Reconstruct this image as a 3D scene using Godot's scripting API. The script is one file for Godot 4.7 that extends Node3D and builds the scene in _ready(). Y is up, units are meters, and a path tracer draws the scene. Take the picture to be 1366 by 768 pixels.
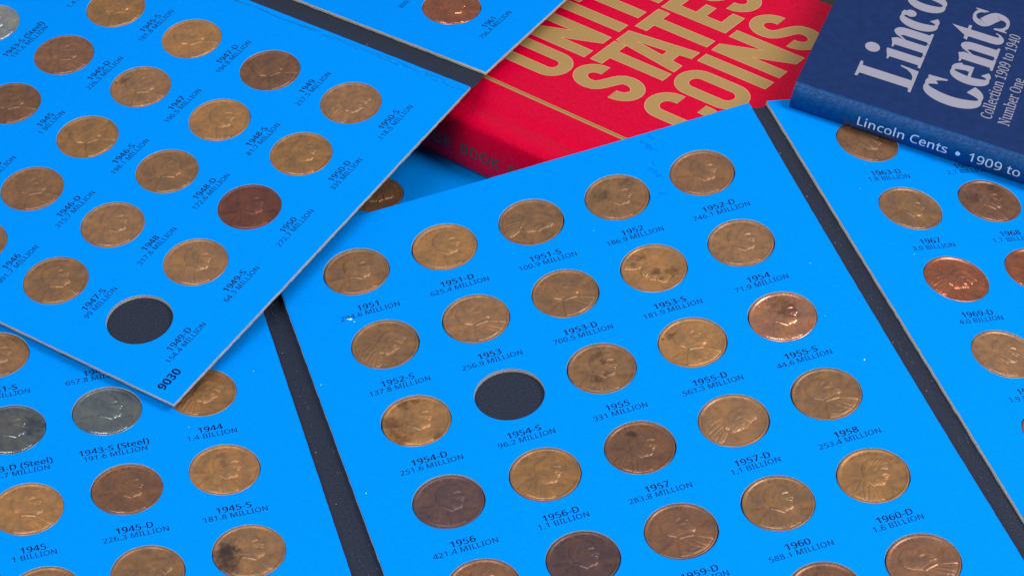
extends Node3D
# Cent albums, a red handbook and a closed blue album on a table, close up. Millimetres are used for all shapes and turned into metres with MM.

const MM := 0.001
const PX := 26.5895      # pitch of the holes along a row
const PY := 31.345       # pitch of the rows
const HOLE := 9.68       # radius of a punched hole
const BOARD := 1.35      # thickness of the blue board
const Y0 := -22.6
const Y1 := 185.3
const EDGE := {"l": [-22.5, 130.0], "c": [-22.6, 130.0], "r": [-24.3, 130.0], "u": [-20.9, 131.0], "v": [-23.6, 131.0], "t": [-24.0, 144.0]}      # left and right edge of each page
const CENT := 9.5
const FIELD := -0.28

# Where each sheet lies: x along its rows, y its normal, z down the page; then its scale
var place := {
	"l": [Transform3D(Basis(Vector3(0.95836, 0.00785, -0.28544), Vector3(0.00814, 0.99847, 0.05477), Vector3(0.28543, -0.05481, 0.95683)), Vector3(-0.197037, 0.013590, -0.532058)), 0.99874],
	"c": [Transform3D(Basis(Vector3(0.95069, 0.10242, -0.29275), Vector3(-0.07373, 0.99147, 0.10745), Vector3(0.30125, -0.08057, 0.95013)), Vector3(-0.045410, 0.018710, -0.579750)), 1.01206],
	"u": [Transform3D(Basis(Vector3(0.53547, 0.14905, -0.83130), Vector3(-0.04813, 0.98809, 0.14616), Vector3(0.84318, -0.03826, 0.53626)), Vector3(-0.236106, 0.025706, -0.639016)), 0.98628],
	"r": [Transform3D(Basis(Vector3(0.93729, -0.13320, -0.32210), Vector3(0.16081, 0.98513, 0.06056), Vector3(0.30924, -0.10856, 0.94477)), Vector3(0.107819, 0.032164, -0.627143)), 1.00251],
	"v": [Transform3D(Basis(Vector3(0.53760, 0.04931, -0.84176), Vector3(0.00576, 0.99805, 0.06214), Vector3(0.84318, -0.03826, 0.53626)), Vector3(-0.152668, 0.038668, -0.788376)), 1.00551],
	"b": [Transform3D(Basis(Vector3(0.78410, -0.01192, 0.62052), Vector3(0.00000, 0.99982, 0.01921), Vector3(-0.62063, -0.01506, 0.78396)), Vector3(-0.007834, 0.025451, -0.673078)), 1.0],
	"d": [Transform3D(Basis(Vector3(0.93179, -0.15016, 0.33049), Vector3(0.13811, 0.98861, 0.05978), Vector3(-0.33570, -0.01006, 0.94191)), Vector3(0.086358, 0.046046, -0.639099)), 1.0],
	"t": [Transform3D(Basis(Vector3(0.79, 0.0, 0.613), Vector3.UP, Vector3(-0.613, 0.0, 0.79)).orthonormalized(), Vector3(-0.0437, 0.0048, -0.6381)), 1.0],
}

var M := {}
var rng := RandomNumberGenerator.new()
var sans: Font
var sans_bold: Font
var serif: Font
var serif_bold: Font
var used := {}


func _ready() -> void:
	rng.seed = 20240
	# ---------------- camera, surroundings, lamps, exposure
	var cam := Camera3D.new()
	cam.name = "camera"
	cam.transform = Transform3D(Basis(Vector3.RIGHT, Vector3(0, 0.79005, -0.61304), Vector3(0, 0.61304, 0.79005)), Vector3(0, 0.4625, 0))
	cam.fov = 13.107
	cam.near = 0.02
	cam.far = 20.0
	add_child(cam)
	cam.current = true

	var we := WorldEnvironment.new()
	we.name = "surroundings"
	var env := Environment.new()
	env.background_mode = Environment.BG_COLOR
	env.background_color = Color(0.56, 0.56, 0.57)
	env.tonemap_mode = Environment.TONE_MAPPER_LINEAR
	env.tonemap_exposure = 1.0
	env.sdfgi_enabled = true
	env.ssao_enabled = true
	env.ssil_enabled = true
	we.environment = env
	add_child(we)

	soft_box("key_softbox", Vector3(-0.32, 0.84, 0.08), Vector3(0.0, 0.0, -0.64), Vector2(0.55, 0.55), 0.84)
	soft_box("fill_softbox", Vector3(0.60, 0.84, -0.36), Vector3(0.0, 0.0, -0.62), Vector2(0.42, 0.42), 0.80)

	# ---------------- the setting, then the things
	fonts()
	materials()
	table()
	bottom_folder()
	red_book()
	lower_folder()
	upper_folder()
	closed_folder()
	cents()


func soft_box(called: String, at: Vector3, aim: Vector3, size: Vector2, energy: float) -> void:
	var l := AreaLight3D.new()
	l.name = called
	l.area_size = size
	l.light_energy = energy
	l.light_color = Color(1.0, 0.985, 0.96)
	l.area_normalize_energy = true
	l.shadow_enabled = true
	l.look_at_from_position(at, aim, Vector3(0.1, 0.2, -1).normalized())
	add_child(l)


# ---------------------------------------------------------------- naming and committing

func thing(called: String, label: String, category: String, at: Transform3D, group := "") -> Node3D:
	var o := Node3D.new()
	o.name = numbered(called)
	add_child(o)
	o.transform = at
	o.set_meta("label", label)
	o.set_meta("category", category)
	if group:
		o.set_meta("group", group)
	return o


func numbered(called: String) -> String:
	var n: int = used.get(called, 0)
	used[called] = n + 1
	return called if n == 0 else "%s_%03d" % [called, n]


func put(called: String, mesh: Mesh, mats: Array, parent: Node) -> MeshInstance3D:
	var o := MeshInstance3D.new()
	var n: int = parent.get_meta("_n_" + called, 0) if parent.has_meta("_n_" + called) else 0
	parent.set_meta("_n_" + called, n + 1)
	o.name = called if n == 0 else "%s_%03d" % [called, n]
	o.mesh = mesh
	for i in mats.size():
		o.set_surface_override_material(i, mats[i])
	parent.add_child(o, true)
	return o


# ---------------------------------------------------------------- materials

func fonts() -> void:
	sans = sysfont("Droid Sans", 400)
	sans_bold = sysfont("Droid Sans", 700)
	serif = sysfont("Droid Serif", 400)
	serif_bold = sysfont("Droid Serif", 700)


func sysfont(called: String, weight: int) -> Font:
	var s := SystemFont.new()
	s.font_names = PackedStringArray([called])
	s.font_weight = weight
	return s


func fleck(seed_: int, freq: float, size := 512, octaves := 4) -> Image:
	var n := FastNoiseLite.new()
	n.seed = seed_
	n.frequency = freq
	n.fractal_octaves = octaves
	n.noise_type = FastNoiseLite.TYPE_SIMPLEX_SMOOTH
	return n.get_seamless_image(size, size)


func bumps(seed_: int, freq: float, strength: float, size := 512) -> Texture2D:
	var im := fleck(seed_, freq, size, 3)
	im.convert(Image.FORMAT_RGBA8)
	im.bump_map_to_normal_map(strength)
	return ImageTexture.create_from_image(im)


func mat(albedo: Color, rough: float, metal := 0.0, spec := 0.5) -> StandardMaterial3D:
	var m := StandardMaterial3D.new()
	m.albedo_color = albedo
	m.roughness = rough
	m.metallic = metal
	m.metallic_specular = spec
	return m


func tinted(seed_: int, freq: float, low: float, size := 512) -> ImageTexture:
	# a grey mottle from low to 1
	var im := fleck(seed_, freq, size)
	im.convert(Image.FORMAT_L8)
	var b := im.get_data()
	for i in b.size():
		b[i] = int(255.0 * (low + (1.0 - low) * b[i] / 255.0))
	return ImageTexture.create_from_image(Image.create_from_data(size, size, false, Image.FORMAT_L8, b))


func materials() -> void:
	var grain := bumps(11, 0.09, 1.2)
	M.blue = mat(Color(0.0, 0.535, 0.955), 0.62, 0.0, 0.08)
	M.blue.albedo_texture = tinted(61, 0.06, 0.965)
	M.blue.normal_enabled = true
	M.blue.normal_texture = grain
	M.blue.normal_scale = 0.22
	M.blue.uv1_triplanar = true
	M.blue.uv1_scale = Vector3.ONE * 14.0
	M.ink = mat(Color(0.03, 0.07, 0.22), 0.6, 0.0, 0.2)
	M.board = mat(Color(0.86, 0.84, 0.80), 0.95, 0.0, 0.2)
	M.board.albedo_texture = tinted(3, 0.05, 0.68)
	M.board.normal_enabled = true
	M.board.normal_texture = bumps(5, 0.06, 5.0)
	M.board.normal_scale = 0.9
	M.board.uv1_triplanar = true
	M.board.uv1_scale = Vector3.ONE * 60.0
	M.black = mat(Color(0.175, 0.215, 0.305), 0.6, 0.0, 0.35)
	M.black.albedo_texture = tinted(8, 0.12, 0.6)
	M.black.normal_enabled = true
	M.black.normal_texture = bumps(9, 0.12, 3.0)
	M.black.normal_scale = 0.6
	M.black.uv1_triplanar = true
	M.black.uv1_scale = Vector3.ONE * 22.0
	M.cover = mat(Color(0.075, 0.185, 0.40), 0.5, 0.0, 0.3)
	M.cover.albedo_texture = tinted(21, 0.03, 0.86)
	M.cover.normal_enabled = true
	M.cover.normal_texture = grain
	M.cover.normal_scale = 0.3
	M.cover.uv1_triplanar = true
	M.cover.uv1_scale = Vector3.ONE * 14.0
	M.spine = mat(Color(0.0, 0.30, 0.56), 0.42, 0.0, 0.30)  # worn a little, but mostly light and sheen painted in as lighter teal
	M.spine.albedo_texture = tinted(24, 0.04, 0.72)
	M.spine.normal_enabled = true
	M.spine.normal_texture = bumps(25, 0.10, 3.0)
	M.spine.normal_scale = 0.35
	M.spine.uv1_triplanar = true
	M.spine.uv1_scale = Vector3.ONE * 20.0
	M.silver = mat(Color(0.60, 0.60, 0.68), 0.5, 0.15, 0.4)
	M.paleink = mat(Color(0.66, 0.78, 0.92), 0.5, 0.0, 0.4)
	M.red = mat(Color(0.83, 0.0, 0.215), 0.34, 0.0, 0.22)
	M.red.albedo_texture = tinted(31, 0.05, 0.9)
	M.red.normal_enabled = true
	M.red.normal_texture = bumps(33, 0.16, 3.2)
	M.red.normal_scale = 0.35
	M.red.uv1_triplanar = true
	M.red.uv1_scale = Vector3.ONE * 16.0
	M.gold = mat(Color(0.84, 0.68, 0.43), 0.45, 0.35, 0.5)
	M.gold.albedo_texture = tinted(41, 0.2, 0.78)
	M.gold.normal_enabled = true
	M.gold.normal_texture = bumps(43, 0.2, 3.0)
	M.gold.normal_scale = 0.5
	M.gold.uv1_triplanar = true
	M.gold.uv1_scale = Vector3.ONE * 30.0
	M.dullgold = mat(Color(0.34, 0.29, 0.25), 0.4, 0.3, 0.5)  # worn foil; the dark it mirrors on the spine is put into the colour
	M.gold_glint = mat(Color(0.90, 0.78, 0.55), 0.38, 0.35, 0.5)  # paler gold: highlight along the embossed letter edges, painted as colour
	M.paper = mat(Color(0.80, 0.77, 0.70), 0.9, 0.0, 0.2)
	M.tabletop = mat(Color(0.34, 0.31, 0.29), 0.7)
	M.tabletop.albedo_texture = tinted(51, 0.03, 0.7)
	M.tabletop.uv1_triplanar = true
	M.tabletop.uv1_scale = Vector3.ONE * 4.0
	M.fleck = mat(Color(0.85, 0.92, 0.96), 0.8)
	M.dust = mat(Color(0.62, 0.64, 0.66), 0.9)
	M.worn = mat(Color(0.27, 0.30, 0.36), 0.75)
	M.smudge = mat(Color(0.0, 0.465, 0.88), 0.62, 0.0, 0.10)
	M.pale = mat(Color(0.25, 0.62, 0.86), 0.8, 0.0, 0.1)
	M.teal = mat(Color(0.04, 0.43, 0.70), 0.65, 0.0, 0.10)


# ---------------------------------------------------------------- shapes

func box_into(st: SurfaceTool, lo: Vector3, hi: Vector3) -> void:
	var c := [lo, Vector3(hi.x, lo.y, lo.z), Vector3(hi.x, lo.y, hi.z), Vector3(lo.x, lo.y, hi.z), Vector3(lo.x, hi.y, lo.z), Vector3(hi.x, hi.y, lo.z), hi, Vector3(lo.x, hi.y, hi.z)]
	for f in [[4, 5, 6, 7], [0, 3, 2, 1], [3, 7, 6, 2], [1, 5, 4, 0], [0, 4, 7, 3], [2, 6, 5, 1]]:
		quad(st, c[f[0]], c[f[1]], c[f[2]], c[f[3]])


func tri(st: SurfaceTool, a: Vector3, b: Vector3, c: Vector3, n: Vector3, up := true) -> void:
	# winding is set from the wanted normal: front faces run clockwise
	var g := (b - a).cross(c - a)
	if g.dot(n) > 0.0:
		var s := b
		b = c
		c = s
	for v in [a, b, c]:
		st.set_normal(n)
		st.add_vertex(v)


func quad(st: SurfaceTool, a: Vector3, b: Vector3, c: Vector3, d: Vector3) -> void:
	# clockwise seen from the front
	var n := (c - a).cross(b - a).normalized()
	if n == Vector3.ZERO:
		n = (d - a).cross(c - a).normalized()
	for v in [a, b, c, a, c, d]:
		st.set_normal(n)
		st.add_vertex(v)


func start() -> SurfaceTool:
	var st := SurfaceTool.new()
	st.begin(Mesh.PRIMITIVE_TRIANGLES)
	return st


func glyphs(text: String, font: Font, cap: float, width := 0.0, align := 0.5, spacing := 1.0) -> Array:
	# flat lettering as triangles in millimetres: [vertices (x right, y up), width]; cap = height of a capital
	var t := TextMesh.new()
	t.font = font
	t.font_size = 64
	t.pixel_size = 0.01
	t.depth = 0.0
	t.curve_step = 1.5
	t.text = text
	t.horizontal_alignment = HORIZONTAL_ALIGNMENT_LEFT
	t.vertical_alignment = VERTICAL_ALIGNMENT_BOTTOM
	var a := t.get_mesh_arrays()
	var v: PackedVector3Array = a[Mesh.ARRAY_VERTEX]
	var ix: PackedInt32Array = a[Mesh.ARRAY_INDEX] if a[Mesh.ARRAY_INDEX] != null else PackedInt32Array(range(v.size()))
	# baseline and capital height from a letter of its own
	var h := TextMesh.new()
	h.font = font
	h.font_size = 64
	h.pixel_size = 0.01
	h.depth = 0.0
	h.text = "H"
	h.horizontal_alignment = HORIZONTAL_ALIGNMENT_LEFT
	h.vertical_alignment = VERTICAL_ALIGNMENT_BOTTOM
	var hb := bounds(h.get_mesh_arrays()[Mesh.ARRAY_VERTEX])
	var b := bounds(v)
	var k: float = cap / (hb[3] - hb[1])
	var kx: float = k if width <= 0.0 else width / (b[2] - b[0])
	var w: float = (b[2] - b[0]) * kx
	var out := PackedVector3Array()
	for i in range(0, ix.size() - 2, 3):
		var p := [v[ix[i]], v[ix[i + 1]], v[ix[i + 2]]]
		var flat: Vector3 = (p[1] - p[0]).cross(p[2] - p[0])
		if absf(flat.z) < 1e-9:
			continue
		if a[Mesh.ARRAY_NORMAL][ix[i]].z < 0.5:
			continue
		for q in p:
			out.append(Vector3((q.x - b[0]) * kx - w * align, (q.y - hb[1]) * k, 0.0))
	return [out, w]


func bounds(v: PackedVector3Array) -> Array:
	var lo := Vector2(1e9, 1e9)
	var hi := Vector2(-1e9, -1e9)
	for p in v:
		lo = lo.min(Vector2(p.x, p.y))
		hi = hi.max(Vector2(p.x, p.y))
	return [lo.x, lo.y, hi.x, hi.y]


# ---------------------------------------------------------------- album pages

func warp(kind: String, x: float, y: float) -> float:
	# the middle page is slightly twisted; height in mm above its mean plane
	if kind != "c":
		return 0.0
	var a := (x - 53.0) / 75.0
	var b := (y - 78.0) / 100.0
	return -(1.91556 * a * b - 0.3247 * a * a - 1.64592 * b * b)


func on(kind: String, x: float, y: float, z := 0.0) -> Vector3:
	var k: float = place[kind][1]
	return Vector3(x * k, (z + warp(kind, x, y)) * k, y * k) * MM


func page_mesh(kind: String, holes: Array) -> ArrayMesh:
	# blue face with punched holes (surface 0) and raw board on every cut (surface 1)
	var x0: float = EDGE[kind][0]
	var x1: float = EDGE[kind][1]
	var y0 := Y0
	var y1 := Y1
	var top := start()
	var cut := start()
	var up := Vector3.UP
	var hx := PX / 2.0
	var hy := PY / 2.0
	var angles := []
	for i in 60:
		angles.append(TAU * i / 60.0)
	for s in [[1, 1], [-1, 1], [-1, -1], [1, -1]]:
		angles.append(fposmod(atan2(s[1] * hy, s[0] * hx), TAU))
	angles.sort()
	var cols := []
	for h in holes:
		var cx: float = h[0] * PX
		var cy: float = h[1] * PY
		for i in angles.size():
			var a: float = angles[i]
			var b: float = angles[(i + 1) % angles.size()]
			if absf(a - b) < 1e-5:
				continue
			var pa := rim(a, hx, hy)
			var pb := rim(b, hx, hy)
			var ca := Vector2(cos(a), sin(a))
			var cb := Vector2(cos(b), sin(b))
			var r2 := HOLE + 0.22
			var o := Vector2(cx, cy)
			strip(top, kind, o + ca * r2, o + cb * r2, o + cb * 0 + pb, o + pa, 0.0, 0.0)
			# the lip pressed down by the punch
			var q := [on(kind, cx + ca.x * r2, cy + ca.y * r2), on(kind, cx + cb.x * r2, cy + cb.y * r2), on(kind, cx + cb.x * HOLE, cy + cb.y * HOLE, -0.10), on(kind, cx + ca.x * HOLE, cy + ca.y * HOLE, -0.10)]
			var nl := Vector3(-ca.x * 0.5, 1, -ca.y * 0.5).normalized()
			tri(top, q[0], q[1], q[2], nl)
			tri(top, q[0], q[2], q[3], nl)
			var w := [on(kind, cx + ca.x * HOLE, cy + ca.y * HOLE, -0.10), on(kind, cx + cb.x * HOLE, cy + cb.y * HOLE, -0.10), on(kind, cx + cb.x * HOLE, cy + cb.y * HOLE, -BOARD), on(kind, cx + ca.x * HOLE, cy + ca.y * HOLE, -BOARD)]
			var nw := Vector3(-ca.x, 0, -ca.y)
			tri(cut, w[0], w[1], w[2], nw)
			tri(cut, w[0], w[2], w[3], nw)
		cols.append(Vector2i(h[0], h[1]))
	# cells without a hole
	for r in 6:
		for c in 5:
			if not cols.has(Vector2i(c, r)):
				var o := Vector2(c * PX, r * PY)
				strip(top, kind, o + Vector2(-hx, -hy), o + Vector2(hx, -hy), o + Vector2(hx, hy), o + Vector2(-hx, hy), 0, 0)
	# margins, with a worn outer edge
	var ix0 := -hx
	var ix1 := 4 * PX + hx
	var iy0 := -hy
	var iy1 := 5 * PY + hy
	var ring := []      # outer outline, clockwise on the page, each with its inner partner
	var n := 110
	for i in n:
		ring.append([Vector2(lerpf(x0, x1, float(i) / n), y0), Vector2(clampf(lerpf(x0, x1, float(i) / n), ix0, ix1), iy0), Vector2(0, -1)])
	for i in n:
		ring.append([Vector2(x1, lerpf(y0, y1, float(i) / n)), Vector2(ix1, clampf(lerpf(y0, y1, float(i) / n), iy0, iy1)), Vector2(1, 0)])
	for i in n:
		ring.append([Vector2(lerpf(x1, x0, float(i) / n), y1), Vector2(clampf(lerpf(x1, x0, float(i) / n), ix0, ix1), iy1), Vector2(0, 1)])
	for i in n:
		ring.append([Vector2(x0, lerpf(y1, y0, float(i) / n)), Vector2(ix0, clampf(lerpf(y1, y0, float(i) / n), iy0, iy1)), Vector2(-1, 0)])
	var rough := []
	for i in ring.size():
		rough.append([rng.randf_range(-0.06, 0.03), rng.randf_range(0.10, 0.24), rng.randf_range(-0.10, 0.07), rng.randf_range(-0.10, 0.08)])
	for i in ring.size():
		var j := (i + 1) % ring.size()
		var oi: Vector2 = ring[i][0]
		var oj: Vector2 = ring[j][0]
		var ii: Vector2 = ring[i][1]
		var ij: Vector2 = ring[j][1]
		var di: Vector2 = (oi - ii).normalized()
		var dj: Vector2 = (oj - ij).normalized()
		var ei: Vector2 = oi + di * rough[i][0]
		var ej: Vector2 = oj + dj * rough[j][0]
		var fi: Vector2 = ei - di * 0.30
		var fj: Vector2 = ej - dj * 0.30
		strip(top, kind, ii, ij, fj, fi, 0, 0)
		var nn := Vector3(di.x * 0.6, 1, di.y * 0.6).normalized()
		var b0 := on(kind, fi.x, fi.y)
		var b1 := on(kind, fj.x, fj.y)
		var b2 := on(kind, ej.x, ej.y, -rough[j][1])
		var b3 := on(kind, ei.x, ei.y, -rough[i][1])
		tri(top, b0, b1, b2, nn)
		tri(top, b0, b2, b3, nn)
		var side := Vector3(di.x, 0.25, di.y).normalized()
		var m2 := on(kind, ej.x + dj.x * rough[j][2], ej.y + dj.y * rough[j][2], -BOARD * 0.55)
		var m3 := on(kind, ei.x + di.x * rough[i][2], ei.y + di.y * rough[i][2], -BOARD * 0.55)
		var l2 := on(kind, ej.x + dj.x * rough[j][3], ej.y + dj.y * rough[j][3], -BOARD)
		var l3 := on(kind, ei.x + di.x * rough[i][3], ei.y + di.y * rough[i][3], -BOARD)
		tri(cut, b3, b2, m2, side)
		tri(cut, b3, m2, m3, side)
		side = Vector3(di.x, -0.1, di.y).normalized()
		tri(cut, m3, m2, l2, side)
		tri(cut, m3, l2, l3, side)
	var am := top.commit()
	return cut.commit(am)


func rim(a: float, hx: float, hy: float) -> Vector2:
	var c := cos(a)
	var s := sin(a)
	var t := minf(hx / maxf(absf(c), 1e-9), hy / maxf(absf(s), 1e-9))
	return Vector2(c, s) * t


func strip(st: SurfaceTool, kind: String, a: Vector2, b: Vector2, c: Vector2, d: Vector2, za: float, zc: float) -> void:
	var p := [on(kind, a.x, a.y, za), on(kind, b.x, b.y, za), on(kind, c.x, c.y, zc), on(kind, d.x, d.y, zc)]
	tri(st, p[0], p[1], p[2], Vector3.UP)
	tri(st, p[0], p[2], p[3], Vector3.UP)


func backing_mesh(kind: String) -> ArrayMesh:
	# the dark cover board glued behind a page: floor of the holes
	var st := start()
	var n := 12
	var e0: float = EDGE[kind][0] + 0.7
	var e1: float = EDGE[kind][1] - 0.7
	for i in n:
		for j in n:
			var xa := lerpf(e0, e1, float(i) / n)
			var xb := lerpf(e0, e1, float(i + 1) / n)
			var ya := lerpf(Y0 + 0.7, Y1 - 0.7, float(j) / n)
			var yb := lerpf(Y0 + 0.7, Y1 - 0.7, float(j + 1) / n)
			var hi := [on(kind, xa, ya, -BOARD - 0.02), on(kind, xb, ya, -BOARD - 0.02), on(kind, xb, yb, -BOARD - 0.02), on(kind, xa, yb, -BOARD - 0.02)]
			var lo := [on(kind, xa, ya, -BOARD - 0.5), on(kind, xb, ya, -BOARD - 0.5), on(kind, xb, yb, -BOARD - 0.5), on(kind, xa, yb, -BOARD - 0.5)]
			quad(st, hi[0], hi[1], hi[2], hi[3])
			quad(st, lo[3], lo[2], lo[1], lo[0])
			if i == 0:
				quad(st, hi[0], hi[3], lo[3], lo[0])
			if i == n - 1:
				quad(st, hi[2], hi[1], lo[1], lo[2])
			if j == 0:
				quad(st, hi[1], hi[0], lo[0], lo[1])
			if j == n - 1:
				quad(st, hi[3], hi[2], lo[2], lo[3])
	return st.commit()


const LEFT := "1941/887 MILLION 1941-D/128.7 MILLION 1941-S/92.4 MILLION 1942/657.8 MILLION 1942-D/206.7 MILLION 1942-S/85.6 MILLION 1943 (Steel)/684.6 MILLION 1943-D (Steel)/217.7 MILLION 1943-S (Steel)/191.6 MILLION 1944/1.4 BILLION 1944-D/430.6 MILLION 1944-S/282.8 MILLION 1945/1 BILLION 1945-D/226.3 MILLION 1945-S/181.8 MILLION 1946/991.7 MILLION 1946-D/315.7 MILLION 1946-S/198.1 MILLION 1947/190.5 MILLION 1947-D/194.8 MILLION 1947-S/99 MILLION 1948/317.6 MILLION 1948-D/172.6 MILLION 1948-S/81.7 MILLION 1949/217.5 MILLION 1949-D/154.4 MILLION 1949-S/64.3 MILLION 1950/272.7 MILLION 1950-D/335 MILLION 1950-S/118.5 MILLION"
const MIDDLE := "1951/294.6 MILLION 1951-D/625.4 MILLION 1951-S/100.9 MILLION 1952/186.9 MILLION 1952-D/746.1 MILLION 1952-S/137.8 MILLION 1953/256.9 MILLION 1953-D/700.5 MILLION 1953-S/181.9 MILLION 1954/71.9 MILLION 1954-D/251.6 MILLION 1954-S/96.2 MILLION 1955/331 MILLION 1955-D/563.3 MILLION 1955-S/44.6 MILLION 1956/421.4 MILLION 1956-D/1.1 BILLION 1957/283.8 MILLION 1957-D/1.1 BILLION 1958/253.4 MILLION 1958-D/800.9 MILLION 1959/610.9 MILLION 1959-D/1.3 BILLION 1960/588.1 MILLION 1960-D/1.6 BILLION 1961/756.4 MILLION 1961-D/1.8 BILLION 1962/609.3 MILLION 1962-D/1.8 BILLION 1963/757.2 MILLION"
const RIGHT := "1963-D/1.8 BILLION 1964/2.7 BILLION 1964-D/3.8 BILLION 1965/1.5 BILLION 1966/2.2 BILLION 1967/3.0 BILLION 1968/1.7 BILLION 1968-D/2.9 BILLION 1968-S/261.3 MILLION 1969/1.1 BILLION 1969-D/4.0 BILLION 1969-S/547.3 MILLION 1970/1.9 BILLION 1970-D/2.9 BILLION 1970-S/693.2 MILLION 1971/1.9 BILLION 1971-D/2.9 BILLION 1971-S/528.4 MILLION 1972/2.9 BILLION 1972-D/2.7 BILLION 1972-S/380.2 MILLION 1973/3.7 BILLION 1973-D/3.5 BILLION 1973-S/319.9 MILLION 1974/4.2 BILLION 1974-D/4.2 BILLION 1974-S/412.0 MILLION 1975/5.5 BILLION 1975-D/4.5 BILLION 1976/4.7 BILLION"


func captions(kind: String) -> Array:
	var words := (RIGHT if kind == "r" else MIDDLE if kind == "c" or kind == "v" else LEFT).replace(" (", "_(").replace(" MILLION", "_MILLION").replace(" BILLION", "_BILLION").split(" ")
	var out := []
	for w in words:
		var two := w.replace("_", " ").split("/")
		out.append([two[0], two[1]])
	return out


func caption_mesh(kind: String, c: int, r: int, two: Array) -> ArrayMesh:
	var st := start()
	var x := c * PX - 0.6
	var y := r * PY
	var w := glyphs(two[0], sans, 2.08)
	lay(st, kind, glyphs(two[0], sans, 2.08, w[1] * 1.10), x, y + 15.85)
	lay(st, kind, glyphs(two[0], sans, 2.08, w[1] * 1.10), x + 0.09, y + 15.85, 0.034)
	w = glyphs(two[1], sans, 1.74)
	lay(st, kind, glyphs(two[1], sans, 1.74, w[1] * 1.09), x, y + 18.2)
	return st.commit()


func lay(st: SurfaceTool, kind: String, g: Array, x: float, y: float, z := 0.03) -> void:
	var v: PackedVector3Array = g[0]
	st.set_normal(Vector3.UP)
	for i in range(0, v.size(), 3):
		tri(st, on(kind, x + v[i].x, y - v[i].y, z), on(kind, x + v[i + 1].x, y - v[i + 1].y, z), on(kind, x + v[i + 2].x, y - v[i + 2].y, z), Vector3.UP)


func all_holes() -> Array:
	var h := []
	for r in 6:
		for c in 5:
			h.append([c, r])
	return h


func page(kind: String, root: Node3D) -> MeshInstance3D:
	var p := put("page", page_mesh(kind, all_holes()), [M.blue, M.board], root)
	p.transform = root.transform.affine_inverse() * place[kind][0]
	put("backing", backing_mesh(kind), [M.black], p)
	var caps := captions(kind)
	for r in 6:
		for c in 5:
			put("caption", caption_mesh(kind, c, r, caps[r * 5 + c]), [M.ink], p)
	return p


func mark(kind: String, spots: Array, m: Material, called: String, p: Node) -> void:
	# flat worn or dirty spots in the print: [x, y, half length, half width, angle]
	var st := start()
	var deep := 0.012
	for s in spots:
		deep += 0.0001
		var pts := []
		for i in 14:
			var a := TAU * i / 14.0
			var k := rng.randf_range(0.55, 1.15)
			var q := Vector2(cos(a) * s[2] * k, sin(a) * s[3] * k).rotated(s[4])
			pts.append(on(kind, s[0] + q.x, s[1] + q.y, deep))
		for i in 14:
			tri(st, on(kind, s[0], s[1], deep), pts[i], pts[(i + 1) % 14], Vector3.UP)
		if spots.size() < 12:
			put(called, st.commit(), [m], p)
			st = start()
	if spots.size() >= 12:
		put(called, st.commit(), [m], p).set_meta("kind", "stuff")


func strip_between(root: Node3D, a: String, b: String, depth := 0.7) -> void:
	# the dark cloth hinge between two pages
	var st := start()
	var n := 40
	var inv := root.transform.affine_inverse()
	var rows := []
	for i in n + 1:
		var y := lerpf(Y0 + 0.5, Y1 - 0.5, float(i) / n)
		var pa: Transform3D = inv * place[a][0]
		var pb: Transform3D = inv * place[b][0]
		var q0 := pa * on(a, EDGE[a][1] - 5.0, y, -BOARD - 0.25)
		var q1 := pa * on(a, EDGE[a][1] + 0.2, y, -BOARD - 0.12)
		var q3 := pb * on(b, EDGE[b][0] - 0.2, y, -BOARD - 0.12)
		var q4 := pb * on(b, EDGE[b][0] + 5.0, y, -BOARD - 0.25)
		var row := [q0]
		for k in 9:
			var t := k / 8.0
			row.append(q1.lerp(q3, t) - Vector3.UP * MM * depth * sin(PI * t) * (1.0 + 0.12 * sin(y * 0.21 + k)))
		row.append(q4)
		rows.append(row)
	for i in n:
		for k in rows[0].size() - 1:
			for v in [[i, k], [i, k + 1], [i + 1, k + 1], [i, k], [i + 1, k + 1], [i + 1, k]]:
				st.set_smooth_group(0)
				st.add_vertex(rows[v[0]][v[1]])
	st.generate_normals()
	var cloth := put("binding_strip", st.commit(), [M.black], root)
	for i in 9:
		var f := start()
		var at: Vector3 = rows[4 + i * 4][3 + (i * 5) % 5] + Vector3(rng.randf_range(-0.7, 0.7), 0.16, rng.randf_range(-2.0, 2.0)) * MM
		var r := rng.randf_range(0.07, 0.2)
		for q in 6:
			tri(f, at, at + Vector3(cos(q * TAU / 6) * r, 0, sin(q * TAU / 6) * r * 0.8) * MM, at + Vector3(cos((q + 1) * TAU / 6) * r, 0, sin((q + 1) * TAU / 6) * r * 0.8) * MM, Vector3.UP)
		put("dust_speck", f.commit(), [M.dust], cloth)
	# where the fold has rubbed the cloth pale
	var rub := start()
	for i in 80:
		var k := rng.randi_range(1, n - 1)
		var side := 5 if rng.randf() < 0.6 else (2 if rng.randf() < 0.5 else 8)
		var at: Vector3 = rows[k][side].lerp(rows[k + 1][side] if k < n else rows[k][side], rng.randf()) + Vector3(rng.randfn(0.0, 0.35), 0.2, 0.0) * MM
		var along: Vector3 = (rows[k + 1][side] - rows[k][side]).normalized()
		var across: Vector3 = (rows[k][side + 1] - rows[k][side]).normalized()
		var l := rng.randf_range(0.2, 1.1) * MM
		var w := rng.randf_range(0.04, 0.11) * MM
		tri(rub, at - along * l, at + across * w, at + along * l, Vector3.UP)
		tri(rub, at - along * l, at - across * w, at + along * l, Vector3.UP)
	put("wear", rub.commit(), [M.worn], cloth).set_meta("kind", "stuff")


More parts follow.
